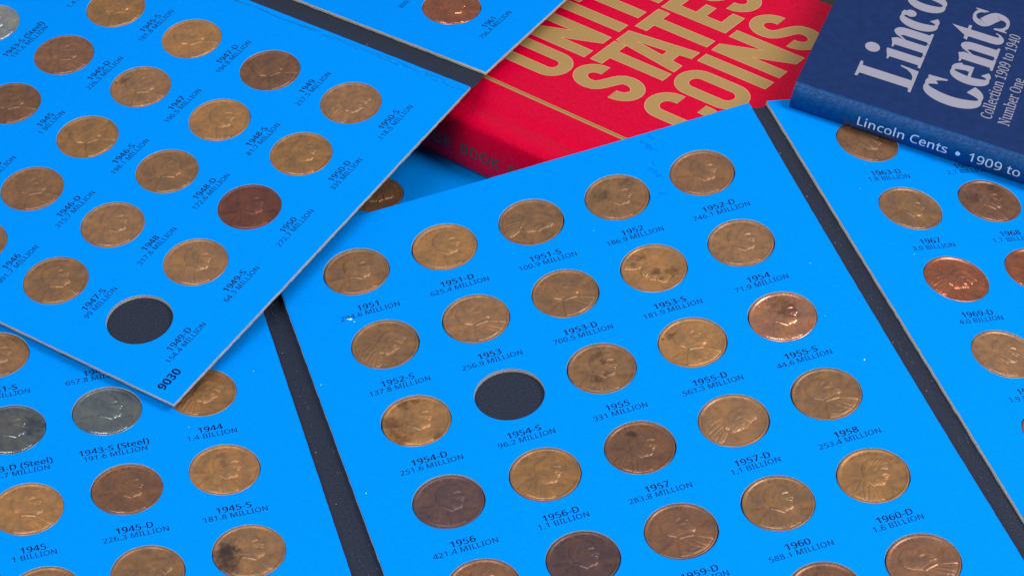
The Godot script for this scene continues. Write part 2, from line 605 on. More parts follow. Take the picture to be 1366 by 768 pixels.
func lower_folder() -> void:
	var root := thing("coin_folder", "open three-page blue cent album lying in front, its middle page leaning on the red book", "coin album", Transform3D(Basis(), place["c"][0].origin))
	var pl := page("l", root)
	var pc := page("c", root)
	var pr := page("r", root)
	strip_between(root, "l", "c")
	strip_between(root, "c", "r")
	var rubs := []
	for q in [[97.6, -20.0, 1.3, 0.5, 1.2, 14], [95.6, -16.5, 2.8, 0.9, 1.1, 34], [94.4, -9.4, 1.0, 0.4, 1.3, 8], [93.6, -4.8, 2.6, 0.9, 1.2, 30], [92.6, 3.6, 1.2, 0.4, 0.3, 14]]:
		for i in q[5]:
			var d := Vector2(rng.randfn(0.0, 0.5) * q[2], rng.randfn(0.0, 0.5) * q[3]).rotated(q[4])
			rubs.append([q[0] + d.x, q[1] + d.y, rng.randf_range(0.25, 0.7), rng.randf_range(0.12, 0.4), q[4] + rng.randf_range(-0.5, 0.5)])
	mark("c", rubs, M.smudge, "smudge", pc)
	mark("c", [[-6.8, 18.1, 0.85, 0.5, 0.3], [-5.9, 19.6, 0.25, 0.15, 0], [120.8, 86.3, 0.30, 0.26, 0], [117.3, 67.1, 0.11, 0.1, 0], [-19.7, 83.4, 0.2, 0.16, 0], [68.8, 10.5, 0.12, 0.1, 0], [121.3, 46.4, 0.13, 0.12, 0], [-20.9, 40.0, 0.08, 0.2, 0.5]], M.fleck, "scuff", pc)
	mark("l", [[122.0, 26.9, 0.14, 0.12, 0], [100.2, 44.1, 0.14, 0.1, 0]], M.fleck, "scuff", pl)
	mark("r", [[-12.0, 21.0, 0.12, 0.1, 0], [-8.0, 51.0, 0.12, 0.1, 0]], M.fleck, "scuff", pr)


func upper_folder() -> void:
	var root := thing("coin_folder", "open blue cent album lying across the top left, page corner numbered 9030", "coin album", Transform3D(Basis(), place["u"][0].origin))
	var pu := page("u", root)
	page("v", root)
	strip_between(root, "u", "v", 0.9)
	var st := start()
	lay(st, "u", glyphs("9030", sans_bold, 2.75, 8.3, 0.0), -18.2, 179.9)
	put("number", st.commit(), [M.ink], pu)
	var sp := []
	var lt := []
	for i in 60:
		var y := 90.0 + i * 1.58
		sp.append([128.9 + rng.randf_range(-0.9, 0.9) * (0.3 + i / 60.0), y, rng.randf_range(0.8, 3.4), rng.randf_range(0.06, 0.26), PI / 2 + rng.randf_range(-0.06, 0.1)])
	for i in 9:
		lt.append([129.2 + rng.randf_range(-1.4, 0.9), 154.0 + i * 3.4, rng.randf_range(0.2, 0.7), 0.06, PI / 2 + 0.1])
	mark("u", sp, M.teal, "edge_scuff", pu)
	mark("u", lt, M.pale, "edge_scuff", pu)


func bottom_folder() -> void:
	var root := thing("coin_folder", "shaded blue album page underneath, showing between the red book's spine and the pages", "coin album", place["t"][0])
	var h := [[4, 5]]
	# the page's own grid is shifted so that its last hole is at the origin
	var p := put("page", page_mesh("t", h), [M.blue, M.board], root)
	p.position = Vector3(-4 * PX, 0, -5 * PY) * MM
	put("backing", backing_mesh("t"), [M.black], p)


# ---------------------------------------------------------------- red book

func red_book() -> void:
	var root := thing("book", "thick red hardback lettered UNITED STATES COINS in gold, lying under the albums", "book", place["b"][0])
	var a0 := -60.0
	var a1 := 112.0
	# outline of the case across the spine, in (away from spine, height)
	var prof := []
	for q in [[104, 0.0], [60, 0.0], [20, 0.0], [0, 0.0], [-8, -0.02], [-10.2, -0.12], [-11.6, -0.55], [-12.9, -0.95], [-14.2, -0.85], [-15.6, -0.35], [-17.2, 0.0], [-19.4, 0.12], [-20.9, 0.08], [-21.9, -0.22], [-22.7, -0.85], [-23.2, -1.7], [-23.5, -3.0], [-23.85, -5.0], [-24.06, -7.4], [-24.15, -10.0], [-24.06, -12.6], [-23.85, -15.0], [-23.4, -17.2], [-22.8, -18.5], [-21.6, -19.4], [-19.5, -19.9], [-17.0, -19.6], [-13.0, -19.0], [-9.0, -19.9], [60, -20.0], [104, -20.0]]:
		prof.append(Vector2(q[0], q[1]))
	var st := start()
	var n := 24
	for i in n:
		for k in prof.size() - 1:
			var xa := lerpf(a0, a1, float(i) / n)
			var xb := lerpf(a0, a1, float(i + 1) / n)
			var p := [Vector3(xa, prof[k].y, -prof[k].x), Vector3(xb, prof[k].y, -prof[k].x), Vector3(xb, prof[k + 1].y, -prof[k + 1].x), Vector3(xa, prof[k + 1].y, -prof[k + 1].x)]
			for v in [0, 1, 2, 0, 2, 3]:
				st.set_smooth_group(1)
				st.add_vertex(p[v] * MM)
	st.generate_normals()
	var case_ := put("case", st.commit(), [M.red], root)
	# inner faces of the boards and the block of leaves
	var s2 := start()
	box_into(s2, Vector3(a0 + 3, -17.0, -100.5) * MM, Vector3(a1 - 3, -2.9, 17.5) * MM)
	put("page_block", s2.commit(), [M.paper], root)
	var s3 := start()
	box_into(s3, Vector3(a0, -2.8, -104) * MM, Vector3(a1, -0.4, 8) * MM)
	box_into(s3, Vector3(a0, -19.8, -104) * MM, Vector3(a1, -17.1, 8) * MM)
	put("board", s3.commit(), [M.red], root)
	# gold rule with a red line in it
	var s4 := start()
	box_into(s4, Vector3(a0 + 6, -0.05, 0.25) * MM, Vector3(a1 - 6, 0.04, 1.05) * MM)
	box_into(s4, Vector3(a0 + 6, -0.05, -0.55) * MM, Vector3(a1 - 6, 0.04, -0.05) * MM)
	put("gold_rule", s4.commit(), [M.gold], root)
	var s5 := start()
	box_into(s5, Vector3(a0 + 6, -0.05, -0.05) * MM, Vector3(a1 - 6, 0.02, 0.25) * MM)
	put("gold_rule", s5.commit(), [mat(Color(0.55, 0.42, 0.18), 0.5, 0.5)], root)
	# title: every letter a piece of gold foil pressed on the cloth
	var rows := [["UNITED", 17.2, 25.4, [12.0, 28.4, 47.3, 53.6, 69.5, 82.0]], ["STATES", 45.0, 25.4, [14.9, 28.9, 39.3, 53.4, 68.2, 80.8]], ["COINS", 73.3, 25.9, [15.3, 31.6, 49.4, 57.4, 74.2]]]
	for row in rows:
		for i in row[0].length():
			letter(root, row[0][i], row[3][i], row[1], row[2])
	# spine lettering
	spine_text(root, "A", -33.0, sans_bold, 4.1)
	spine_text(root, "GUIDE", -14.6, sans_bold, 4.1, 19.0)
	spine_text(root, "BOOK", 8.6, sans_bold, 4.1, 15.4)
	spine_text(root, "OF", 27.6, sans_bold, 4.1, 7.2)


func sliced(v: PackedVector3Array, step: float) -> PackedVector3Array:
	# cuts tall triangles so that lettering can follow a curve
	var out := PackedVector3Array()
	var todo := [v]
	while todo.size():
		var now: PackedVector3Array = todo.pop_back()
		var more := PackedVector3Array()
		for i in range(0, now.size(), 3):
			var p := [now[i], now[i + 1], now[i + 2]]
			var far := 0
			var most := 0.0
			for k in 3:
				var d: float = absf(p[k].y - p[(k + 1) % 3].y)
				if d > most:
					most = d
					far = k
			if most <= step:
				out.append_array(PackedVector3Array(p))
			else:
				var a: Vector3 = p[far]
				var b: Vector3 = p[(far + 1) % 3]
				var c: Vector3 = p[(far + 2) % 3]
				var m := (a + b) * 0.5
				more.append_array(PackedVector3Array([a, m, c, m, b, c]))
		if more.size():
			todo.append(more)
	return out


func spine_text(root: Node3D, s: String, a: float, font: Font, cap: float, width := -1.0) -> void:
	var g := glyphs(s, font, cap, width, 0.0)
	var st := start()
	var v := sliced(g[0], 0.5)
	for i in range(0, v.size(), 3):
		var p := []
		for k in 3:
			var h: float = -12.4 + v[i + k].y
			p.append(Vector3(a + v[i + k].x, h, 24.22 - 0.0125 * (h + 10.0) * (h + 10.0)) * MM)
		tri(st, p[0], p[1], p[2], Vector3(0, 0, 1))
	put("spine_lettering", st.commit(), [M.dullgold], root)


func letter(root: Node3D, c: String, x: float, base: float, h: float) -> void:
	# x along the line of text, base its baseline, both in the cover's own millimetres
	var s := 4.35
	var w := 12.8
	var polys := []
	var lines := []      # [points, closed]: centre lines of strokes
	match c:
		"I":
			polys.append([Vector2(0, 0), Vector2(s + 0.3, 0), Vector2(s + 0.3, h), Vector2(0, h)])
		"T":
			w = 12.9
			polys.append([Vector2(0, h - s), Vector2(w, h - s), Vector2(w, h), Vector2(0, h)])
			polys.append([Vector2(w / 2 - s / 2, 0), Vector2(w / 2 + s / 2, 0), Vector2(w / 2 + s / 2, h - s), Vector2(w / 2 - s / 2, h - s)])
		"E":
			w = 11.0
			polys.append([Vector2(0, 0), Vector2(s, 0), Vector2(s, h), Vector2(0, h)])
			for y in [[0, s], [h / 2 - s * 0.42, h / 2 + s * 0.42], [h - s, h]]:
				polys.append([Vector2(s, y[0]), Vector2(w if y[0] != h / 2 - s * 0.42 else w * 0.93, y[0]), Vector2(w if y[0] != h / 2 - s * 0.42 else w * 0.93, y[1]), Vector2(s, y[1])])
		"N":
			w = 14.4
			polys.append([Vector2(0, 0), Vector2(s, 0), Vector2(s, h), Vector2(0, h)])
			polys.append([Vector2(w - s, 0), Vector2(w, 0), Vector2(w, h), Vector2(w - s, h)])
			polys.append([Vector2(s, h), Vector2(s, h * 0.52), Vector2(w - s, 0), Vector2(w - s, h * 0.48)])
		"A":
			w = 14.0
			polys.append([Vector2(0, 0), Vector2(s * 0.98, 0), Vector2(w / 2, h * 0.80), Vector2(w / 2, h), Vector2(w / 2 - 3.4, h)])
			polys.append([Vector2(w, 0), Vector2(w / 2 + 3.4, h), Vector2(w / 2, h), Vector2(w / 2, h * 0.80), Vector2(w - s * 0.98, 0)])
			polys.append([Vector2(lerpf(s * 0.98, w / 2, 0.2125), h * 0.17), Vector2(w - lerpf(s * 0.98, w / 2, 0.2125), h * 0.17), Vector2(w - lerpf(s * 0.98, w / 2, 0.4125), h * 0.33), Vector2(lerpf(s * 0.98, w / 2, 0.4125), h * 0.33)])
		"U":
			w = 13.6
			lines.append([arc_line([Vector2(s / 2, h)], [[Vector2(w / 2, s / 2 + 3.6), w / 2 - s / 2, PI, TAU]], [Vector2(w - s / 2, h)]), false])
		"D":
			w = 13.4
			polys.append([Vector2(0, 0), Vector2(s, 0), Vector2(s, h), Vector2(0, h)])
			lines.append([arc_line([Vector2(s, s / 2), Vector2(w / 2, s / 2)], [[Vector2(w - s / 2 - 3.4, s / 2 + 3.4), 3.4, -PI / 2, 0.0], [Vector2(w - s / 2 - 3.4, h - s / 2 - 3.4), 3.4, 0.0, PI / 2]], [Vector2(s, h - s / 2)]), false])
		"O":
			w = 14.2
			var r := w / 2 - s / 2
			lines.append([arc_line([], [[Vector2(w / 2, s / 2 + r), r, PI, TAU], [Vector2(w / 2, h - s / 2 - r), r, 0.0, PI]], []), true])
		"C":
			w = 14.6
			var r := w / 2 - s / 2
			lines.append([arc_line([Vector2(w - s / 2, h * 0.66)], [[Vector2(w / 2, h - s / 2 - r), r, 0.0, PI], [Vector2(w / 2, s / 2 + r), r, PI, TAU]], [Vector2(w - s / 2, h * 0.36)]), false])
		"S":
			w = 13.4
			var r := w / 2 - s / 2
			var q := (h - s) / 4.0 * 1.02
			var pts := [Vector2(w - s / 2, h * 0.68)]
			for i in 15:
				var t := PI * i / 14.0
				pts.append(Vector2(w / 2 + r * cos(t), h - s / 2 - q + q * sin(t)))
			for i in range(1, 8):
				var t := i / 8.0
				pts.append(Vector2(s / 2, h * 0.68).bezier_interpolate(Vector2(s / 2, h * 0.50), Vector2(w - s / 2, h * 0.50), Vector2(w - s / 2, h * 0.32), t))
			for i in 15:
				var t := -PI * i / 14.0
				pts.append(Vector2(w / 2 + r * cos(t), s / 2 + q + q * sin(t)))
			pts.append(Vector2(s / 2, h * 0.32))
			lines.append([pts, false])
	var st := start()
	var rim_ := start()
	var deep := 0.03
	for p in polys:
		deep -= 0.003
		var q := PackedVector2Array(p)
		fill(st, q, x, base, 0.05)
		for g in Geometry2D.offset_polygon(q, 0.2, Geometry2D.JOIN_MITER):
			fill(rim_, g, x, base, deep)
	for l in lines:
		ribbon(st, l[0], l[1], s / 2, x, base, 0.055)
		ribbon(rim_, l[0], l[1], s / 2 + 0.2, x, base, 0.033)
	var o := put("title_letter", st.commit(), [M.gold], root)
	put("letter_edge_glint", rim_.commit(), [M.gold_glint], o)  # painted edge highlight, a slightly larger letter underneath


func arc_line(before: Array, arcs: Array, after: Array) -> Array:
	var p := before.duplicate()
	for a in arcs:
		for i in 17:
			var t := lerpf(a[2], a[3], i / 16.0)
			p.append(a[0] + Vector2(cos(t), sin(t)) * a[1])
	p.append_array(after)
	return p


func foil(x: float, base: float, p: Vector2, z: float) -> Vector3:
	return Vector3(base - p.y, z, -(x + p.x)) * MM


func fill(st: SurfaceTool, q: PackedVector2Array, x: float, base: float, z: float) -> void:
	var t := Geometry2D.triangulate_polygon(q)
	for i in range(0, t.size(), 3):
		tri(st, foil(x, base, q[t[i]], z), foil(x, base, q[t[i + 1]], z), foil(x, base, q[t[i + 2]], z), Vector3.UP)


func ribbon(st: SurfaceTool, pts: Array, closed: bool, half: float, x: float, base: float, z: float) -> void:
	var n := pts.size()
	var l := []
	var r := []
	for i in n:
		var a: Vector2 = pts[(i - 1 + n) % n] if closed or i > 0 else pts[i]
		var b: Vector2 = pts[(i + 1) % n] if closed or i < n - 1 else pts[i]
		var d := (b - a).normalized()
		var s := Vector2(-d.y, d.x) * half
		l.append(pts[i] + s)
		r.append(pts[i] - s)
	for i in (n if closed else n - 1):
		var j := (i + 1) % n
		tri(st, foil(x, base, l[i], z), foil(x, base, l[j], z), foil(x, base, r[j], z), Vector3.UP)
		tri(st, foil(x, base, l[i], z), foil(x, base, r[j], z), foil(x, base, r[i], z), Vector3.UP)


# ---------------------------------------------------------------- closed dark blue folder

func closed_folder() -> void:
	var root := thing("closed_coin_folder", "closed dark blue album lettered with Cents in silver, lying on the right page", "coin album", place["d"][0])
	# cover wraps the spine: outline in (away from spine, height)
	var prof := []
	var outline := [[152, 0.0], [80, 0.05], [30, 0.1], [6, 0.1], [2.4, 0.06], [1.2, -0.02], [0.6, -0.14], [0.1, -0.10], [-0.5, -0.22]]
	for i in 13:
		outline.append([-spine_bulge(-0.7 - i * 0.7), -0.7 - i * 0.7])
	outline.append_array([[0.6, -9.75], [6, -9.9], [80, -9.9], [152, -9.9]])
	for q in outline:
		prof.append(Vector2(q[0], q[1]))
	var st := start()
	var head := start()
	var back := start()
	var n := 30
	var x1 := 197.0
	for i in n:
		for k in prof.size() - 1:
			var xa := lerpf(0, x1, float(i) / n)
			var xb := lerpf(0, x1, float(i + 1) / n)
			var p := [Vector3(xa, prof[k].y, -prof[k].x), Vector3(xb, prof[k].y, -prof[k].x), Vector3(xb, prof[k + 1].y, -prof[k + 1].x), Vector3(xa, prof[k + 1].y, -prof[k + 1].x)]
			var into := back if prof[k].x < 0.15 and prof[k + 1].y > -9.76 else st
			for v in [0, 1, 2, 0, 2, 3]:
				into.set_smooth_group(1)
				into.add_vertex(p[v] * MM)
			# the thickness of the card at the head edge
			if i == 0:
				var m0: Vector2 = prof[k]
				var m1: Vector2 = prof[k + 1]
				var dir := (m1 - m0).normalized()
				var inn := Vector2(dir.y, -dir.x) * -0.45
				quad(head, Vector3(0, m0.y, -m0.x) * MM, Vector3(0, m1.y, -m1.x) * MM, Vector3(0, m1.y + inn.y, -m1.x - inn.x) * MM, Vector3(0, m0.y + inn.y, -m0.x - inn.x) * MM)
	st.generate_normals()
	put("cover", st.commit(), [M.cover], root)
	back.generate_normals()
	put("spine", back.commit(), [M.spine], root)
	put("head_edge", head.commit(), [M.board], root)
	for k in 3:
		var s2 := start()
		var y0 := -9.2 + k * 2.95
		box_into(s2, Vector3(0.6 + 0.3 * k, y0, -150) * MM, Vector3(196.4, y0 + 2.5, 0.4) * MM)
		put("inner_board", s2.commit(), [M.board], root)
	# lettering of the front: lines run away from the spine
	for w in [["L", 12.3, 33.2], ["i", 26.4, 33.2], ["n", 33.6, 33.2], ["c", 46.9, 33.2], ["o", 58.2, 33.2], ["l", 70.8, 33.2], ["n", 78.0, 33.2], ["C", 12.6, 54.2], ["e", 26.4, 54.2], ["n", 37.2, 54.2], ["t", 49.8, 54.2], ["s", 60.0, 54.2]]:
		title_glyph(root, w[0], w[1], w[2])
	for w in [["Collection 1909 to 1940", 58.9, 12.0, 49.0], ["Number One", 64.6, 11.4, 26.5]]:
		var s3 := start()
		front_letters(s3, glyphs(w[0], serif, 3.5, w[3], 0.0)[0], w[2], w[1], 0.14)
		put("front_lettering", s3.commit(), [M.silver], root)
	# lettering along the rounded spine
	for w in [["Lincoln Cents", 21.4, 28.2], ["1909 to 1940", 56.4, 28.0]]:
		spine_words(root, w[0], w[1], w[2])
	var s6 := start()
	for i in 20:
		var a := TAU * i / 20.0
		var b := TAU * (i + 1) / 20.0
		tri(s6, on_spine(52.9, -5.3), on_spine(52.9 + 0.75 * cos(a), -5.3 + 0.75 * sin(a)), on_spine(52.9 + 0.75 * cos(b), -5.3 + 0.75 * sin(b)), Vector3(0, 0, 1))
	put("spine_lettering", s6.commit(), [M.paleink], root)


func title_glyph(root: Node3D, c: String, x: float, base: float) -> void:
	# heavy upright letters with hairline serifs; x right, y up, in millimetres
	var st := start()
	var polys := []
	var bows := []       # centre lines [points, thick, thin, closed], thick where they run upright
	var h := 11.9
	match c:
		"L":
			polys = [[2.2, 0, 6.6, 0, 6.6, 17.8, 2.2, 17.8], [0.2, 17.0, 2.2, 16.7, 2.2, 17.8, 0.2, 17.8], [6.6, 16.7, 8.6, 17.0, 8.6, 17.8, 6.6, 17.8], [0.2, 0, 2.2, 0, 2.2, 1.1, 0.2, 0.8], [6.6, 0, 12.4, 0, 13.0, 5.8, 12.3, 5.8, 11.6, 3.6, 10.2, 2.0, 8.6, 1.2, 6.6, 1.0]]
		"i", "l":
			var top := h if c == "i" else 18.6
			polys = [[1.5, 0, 5.8, 0, 5.8, top, 4.6, top, 1.5, top - 0.9], [0.0, top - 1.5, 1.5, top - 1.7, 1.5, top - 0.9, 0.0, top - 1.0], [0.1, 0, 1.5, 0, 1.5, 1.0, 0.1, 0.75], [5.8, 0, 7.2, 0, 7.2, 0.75, 5.8, 1.0]]
			if c == "i":
				var dot := []
				for k in 24:
					dot.append_array([3.6 + 2.65 * cos(TAU * k / 24.0), 16.2 + 2.35 * sin(TAU * k / 24.0)])
				polys.append(dot)
		"n":
			polys = [[1.5, 0, 5.7, 0, 5.7, h - 1.6, 4.6, h, 1.5, h - 0.9], [0.0, h - 1.5, 1.5, h - 1.7, 1.5, h - 0.9, 0.0, h - 1.0], [0.2, 0, 1.5, 0, 1.5, 1.0, 0.2, 0.75], [5.7, 0, 6.7, 0, 6.7, 0.75, 5.7, 1.0], [8.0, 0, 12.2, 0, 12.2, 8.2, 8.0, 8.2], [7.0, 0, 8.0, 0, 8.0, 1.0, 7.0, 0.75], [12.2, 0, 13.4, 0, 13.4, 0.75, 12.2, 1.0], [5.7, h - 3.4, 5.7, h - 4.4, 7.4, h - 2.3, 8.0, h - 3.2, 8.0, 8.2, 12.2, 8.2, 12.0, h - 2.0, 11.3, h - 0.7, 10.0, h + 0.1, 8.6, h + 0.1, 7.2, h - 0.9]]
		"o":
			bows.append([oval(Vector2(6.0, h / 2), 3.9, 5.6, 0, 360), 4.3, 0.9, true])
		"c":
			bows.append([oval(Vector2(5.6, h / 2), 3.6, 5.6, 52, 312), 4.3, 0.9, false])
			var dot := []
			for k in 20:
				dot.append_array([7.9 + 2.0 * cos(TAU * k / 20.0), 9.3 + 1.75 * sin(TAU * k / 20.0)])
			polys.append(dot)
		"C":
			bows.append([oval(Vector2(7.2, 8.9), 5.0, 8.5, 48, 326), 5.0, 1.0, false])
			polys = [[11.2, 17.8, 12.4, 17.8, 12.8, 11.8, 12.0, 11.8, 11.2, 13.8, 10.0, 15.6, 10.2, 16.2]]
		"e":
			bows.append([oval(Vector2(5.5, h / 2), 3.5, 5.6, 30, 312), 4.2, 0.9, false])
			polys = [[3.4, 5.6, 9.9, 5.6, 9.9, 6.6, 3.4, 6.6], [6.6, 6.6, 9.9, 6.6, 9.6, 8.8, 8.9, 10.4, 7.6, 11.5, 6.4, 11.8, 6.2, 11.2, 6.9, 10.2, 6.9, 8.6]]
		"t":
			polys = [[2.3, 3.0, 6.5, 3.0, 6.5, 17.0, 2.3, 12.0], [0.0, h - 1.0, 2.3, h - 1.0, 2.3, h + 0.2, 0.6, h + 0.2], [6.5, h - 1.0, 8.8, h - 1.0, 8.8, h, 6.5, h], [2.3, 3.0, 2.6, 1.4, 3.6, 0.3, 5.2, -0.2, 6.8, 0.1, 8.2, 1.2, 9.0, 2.8, 8.5, 3.1, 7.8, 2.0, 7.0, 1.6, 6.6, 2.0, 6.5, 3.0]]
		"s":
			var pts := []
			for q in [[8.8, 8.6], [8.2, 10.3], [6.8, 11.2], [5.0, 11.4], [3.2, 10.8], [2.2, 9.5], [2.4, 8.2], [3.6, 7.2], [5.4, 6.3], [7.2, 5.2], [8.2, 3.9], [8.0, 2.2], [6.8, 0.9], [5.0, 0.4], [3.0, 0.7], [1.4, 1.8], [0.7, 3.8]]:
				pts.append(Vector2(q[0], q[1]))
			var curve := Curve2D.new()
			for k in pts.size():
				var d: Vector2 = (pts[mini(k + 1, pts.size() - 1)] - pts[maxi(k - 1, 0)]) / 6.0
				curve.add_point(pts[k], -d, d)
			bows.append([Array(curve.tessellate(3, 6)), 4.4, 1.0, false, true])
			polys = [[9.0, 11.7, 9.6, 11.7, 9.6, 7.6, 9.0, 7.6, 8.2, 9.6], [0.2, 0.0, 0.8, 0.0, 1.6, 1.6, 0.9, 4.2, 0.2, 4.2]]
	var z := 0.16
	for flat in polys:
		z += 0.002
		var q := PackedVector2Array()
		for k in flat.size() / 2:
			q.append(Vector2(flat[k * 2], flat[k * 2 + 1]))
		var t := Geometry2D.triangulate_polygon(q)
		for k in range(0, t.size(), 3):
			front_letters(st, PackedVector3Array([Vector3(q[t[k]].x, q[t[k]].y, 0), Vector3(q[t[k + 1]].x, q[t[k + 1]].y, 0), Vector3(q[t[k + 2]].x, q[t[k + 2]].y, 0)]), x, base, z)
	for bow in bows:
		var pts: Array = bow[0]
		var n := pts.size()
		var l := []
		var r := []
		for k in n:
			var a: Vector2 = pts[(k - 1 + n) % n] if bow[3] or k > 0 else pts[k]
			var b: Vector2 = pts[(k + 1) % n] if bow[3] or k < n - 1 else pts[k]
			var d := (b - a).normalized()
			var up := absf(d.y)
			if bow.size() > 4:
				# the middle stroke of an s is the heavy one
				up = maxf(0.0, 1.0 - absf(k - n * 0.5) / (n * 0.30)) + 0.30 * absf(d.y) * (1.0 if k > 3 and k < n - 4 else 0.4)
				up = minf(up, 1.0)
			var half: float = lerpf(bow[2], bow[1], pow(up, 1.4)) / 2.0
			var s := Vector2(-d.y, d.x) * half
			l.append(pts[k] + s)
			r.append(pts[k] - s)
		for k in (n if bow[3] else n - 1):
			var j := (k + 1) % n
			front_letters(st, PackedVector3Array([Vector3(l[k].x, l[k].y, 0), Vector3(l[j].x, l[j].y, 0), Vector3(r[j].x, r[j].y, 0), Vector3(l[k].x, l[k].y, 0), Vector3(r[j].x, r[j].y, 0), Vector3(r[k].x, r[k].y, 0)]), x, base, 0.15)
	put("front_lettering", st.commit(), [M.silver], root)


func oval(at: Vector2, rx: float, ry: float, from: float, to: float) -> Array:
	var p := []
	var n := 40
	for i in (n if to - from >= 360 else n + 1):
		var a := deg_to_rad(lerpf(from, to, float(i) / n))
		p.append(at + Vector2(rx * cos(a), ry * sin(a)))
	return p


func front_letters(st: SurfaceTool, v: PackedVector3Array, x: float, base: float, z: float) -> void:
	for i in range(0, v.size(), 3):
		var p := []
		for q in 3:
			p.append(Vector3(base - v[i + q].y, z, -(x + v[i + q].x)) * MM)
		tri(st, p[0], p[1], p[2], Vector3.UP)


func spine_bulge(y: float) -> float:
	return 2.5 - 0.088 * (y + 5.1) * (y + 5.1)


func on_spine(x: float, y: float) -> Vector3:
	return Vector3(x, y, spine_bulge(y) + 0.06) * MM


func spine_words(root: Node3D, s: String, x: float, width: float) -> void:
	var g := glyphs(s, sans, 3.05, width, 0.0)
	var v := sliced(g[0], 0.4)
	var st := start()
	for i in range(0, v.size(), 3):
		tri(st, on_spine(x + v[i].x, v[i].y - 6.7), on_spine(x + v[i + 1].x, v[i + 1].y - 6.7), on_spine(x + v[i + 2].x, v[i + 2].y - 6.7), Vector3(0, 0.1, 1).normalized())
	put("spine_lettering", st.commit(), [M.paleink], root)


# ---------------------------------------------------------------- cents

var disc: ArrayMesh
var bust: ArrayMesh
var legend: ArrayMesh
var dates := {}


func disc_mesh() -> ArrayMesh:
	var st := start()
	var prof := [[0.0, FIELD + 0.03], [3.0, FIELD + 0.02], [6.0, FIELD], [8.2, FIELD], [8.72, FIELD + 0.02], [8.98, -0.04], [9.1, 0.0], [9.38, -0.01], [9.5, -0.13], [9.5, -0.98], [9.36, -1.1], [0.0, -1.1]]
	var n := 72
	for i in n:
		var a := TAU * i / n
		var b := TAU * (i + 1) / n
		for k in prof.size() - 1:
			var p0: Array = prof[k]
			var p1: Array = prof[k + 1]
			var q := [Vector3(p0[0] * cos(a), p0[1], p0[0] * sin(a)), Vector3(p0[0] * cos(b), p0[1], p0[0] * sin(b)), Vector3(p1[0] * cos(b), p1[1], p1[0] * sin(b)), Vector3(p1[0] * cos(a), p1[1], p1[0] * sin(a))]
			for v in ([0, 1, 2, 0, 2, 3] if k > 0 else [0, 2, 3]):
				st.set_smooth_group(1)
				st.set_uv(Vector2(q[v].x, q[v].z) / 19.2 + Vector2(0.5, 0.5))
				st.add_vertex(q[v] * MM)
	st.generate_normals()
	return st.commit()


# Outlines of the head and of the coat in units of the coin's radius, x right and y up
const HEAD := [-0.36, 0.20, -0.36, 0.32, -0.33, 0.44, -0.27, 0.55, -0.18, 0.64, -0.07, 0.70, 0.05, 0.725, 0.17, 0.71, 0.27, 0.665, 0.335, 0.60, 0.35, 0.545, 0.345, 0.50, 0.365, 0.44, 0.385, 0.375, 0.39, 0.34, 0.372, 0.305, 0.40, 0.25, 0.45, 0.175, 0.475, 0.135, 0.465, 0.105, 0.42, 0.085, 0.418, 0.06, 0.435, 0.035, 0.41, 0.005, 0.43, -0.03, 0.41, -0.07, 0.425, -0.12, 0.405, -0.20, 0.35, -0.275, 0.28, -0.31, 0.20, -0.30, 0.15, -0.34, 0.10, -0.42, -0.20, -0.36, -0.27, -0.14, -0.275, -0.03, -0.30, 0.04, -0.34, 0.11]
const COAT := [-0.26, -0.12, -0.36, -0.20, -0.48, -0.29, -0.60, -0.42, -0.70, -0.57, -0.66, -0.64, -0.52, -0.76, -0.34, -0.855, -0.12, -0.91, 0.12, -0.91, 0.34, -0.855, 0.46, -0.79, 0.43, -0.66, 0.36, -0.55, 0.30, -0.45, 0.24, -0.38, 0.12, -0.36, 0.0, -0.26, -0.12, -0.16]
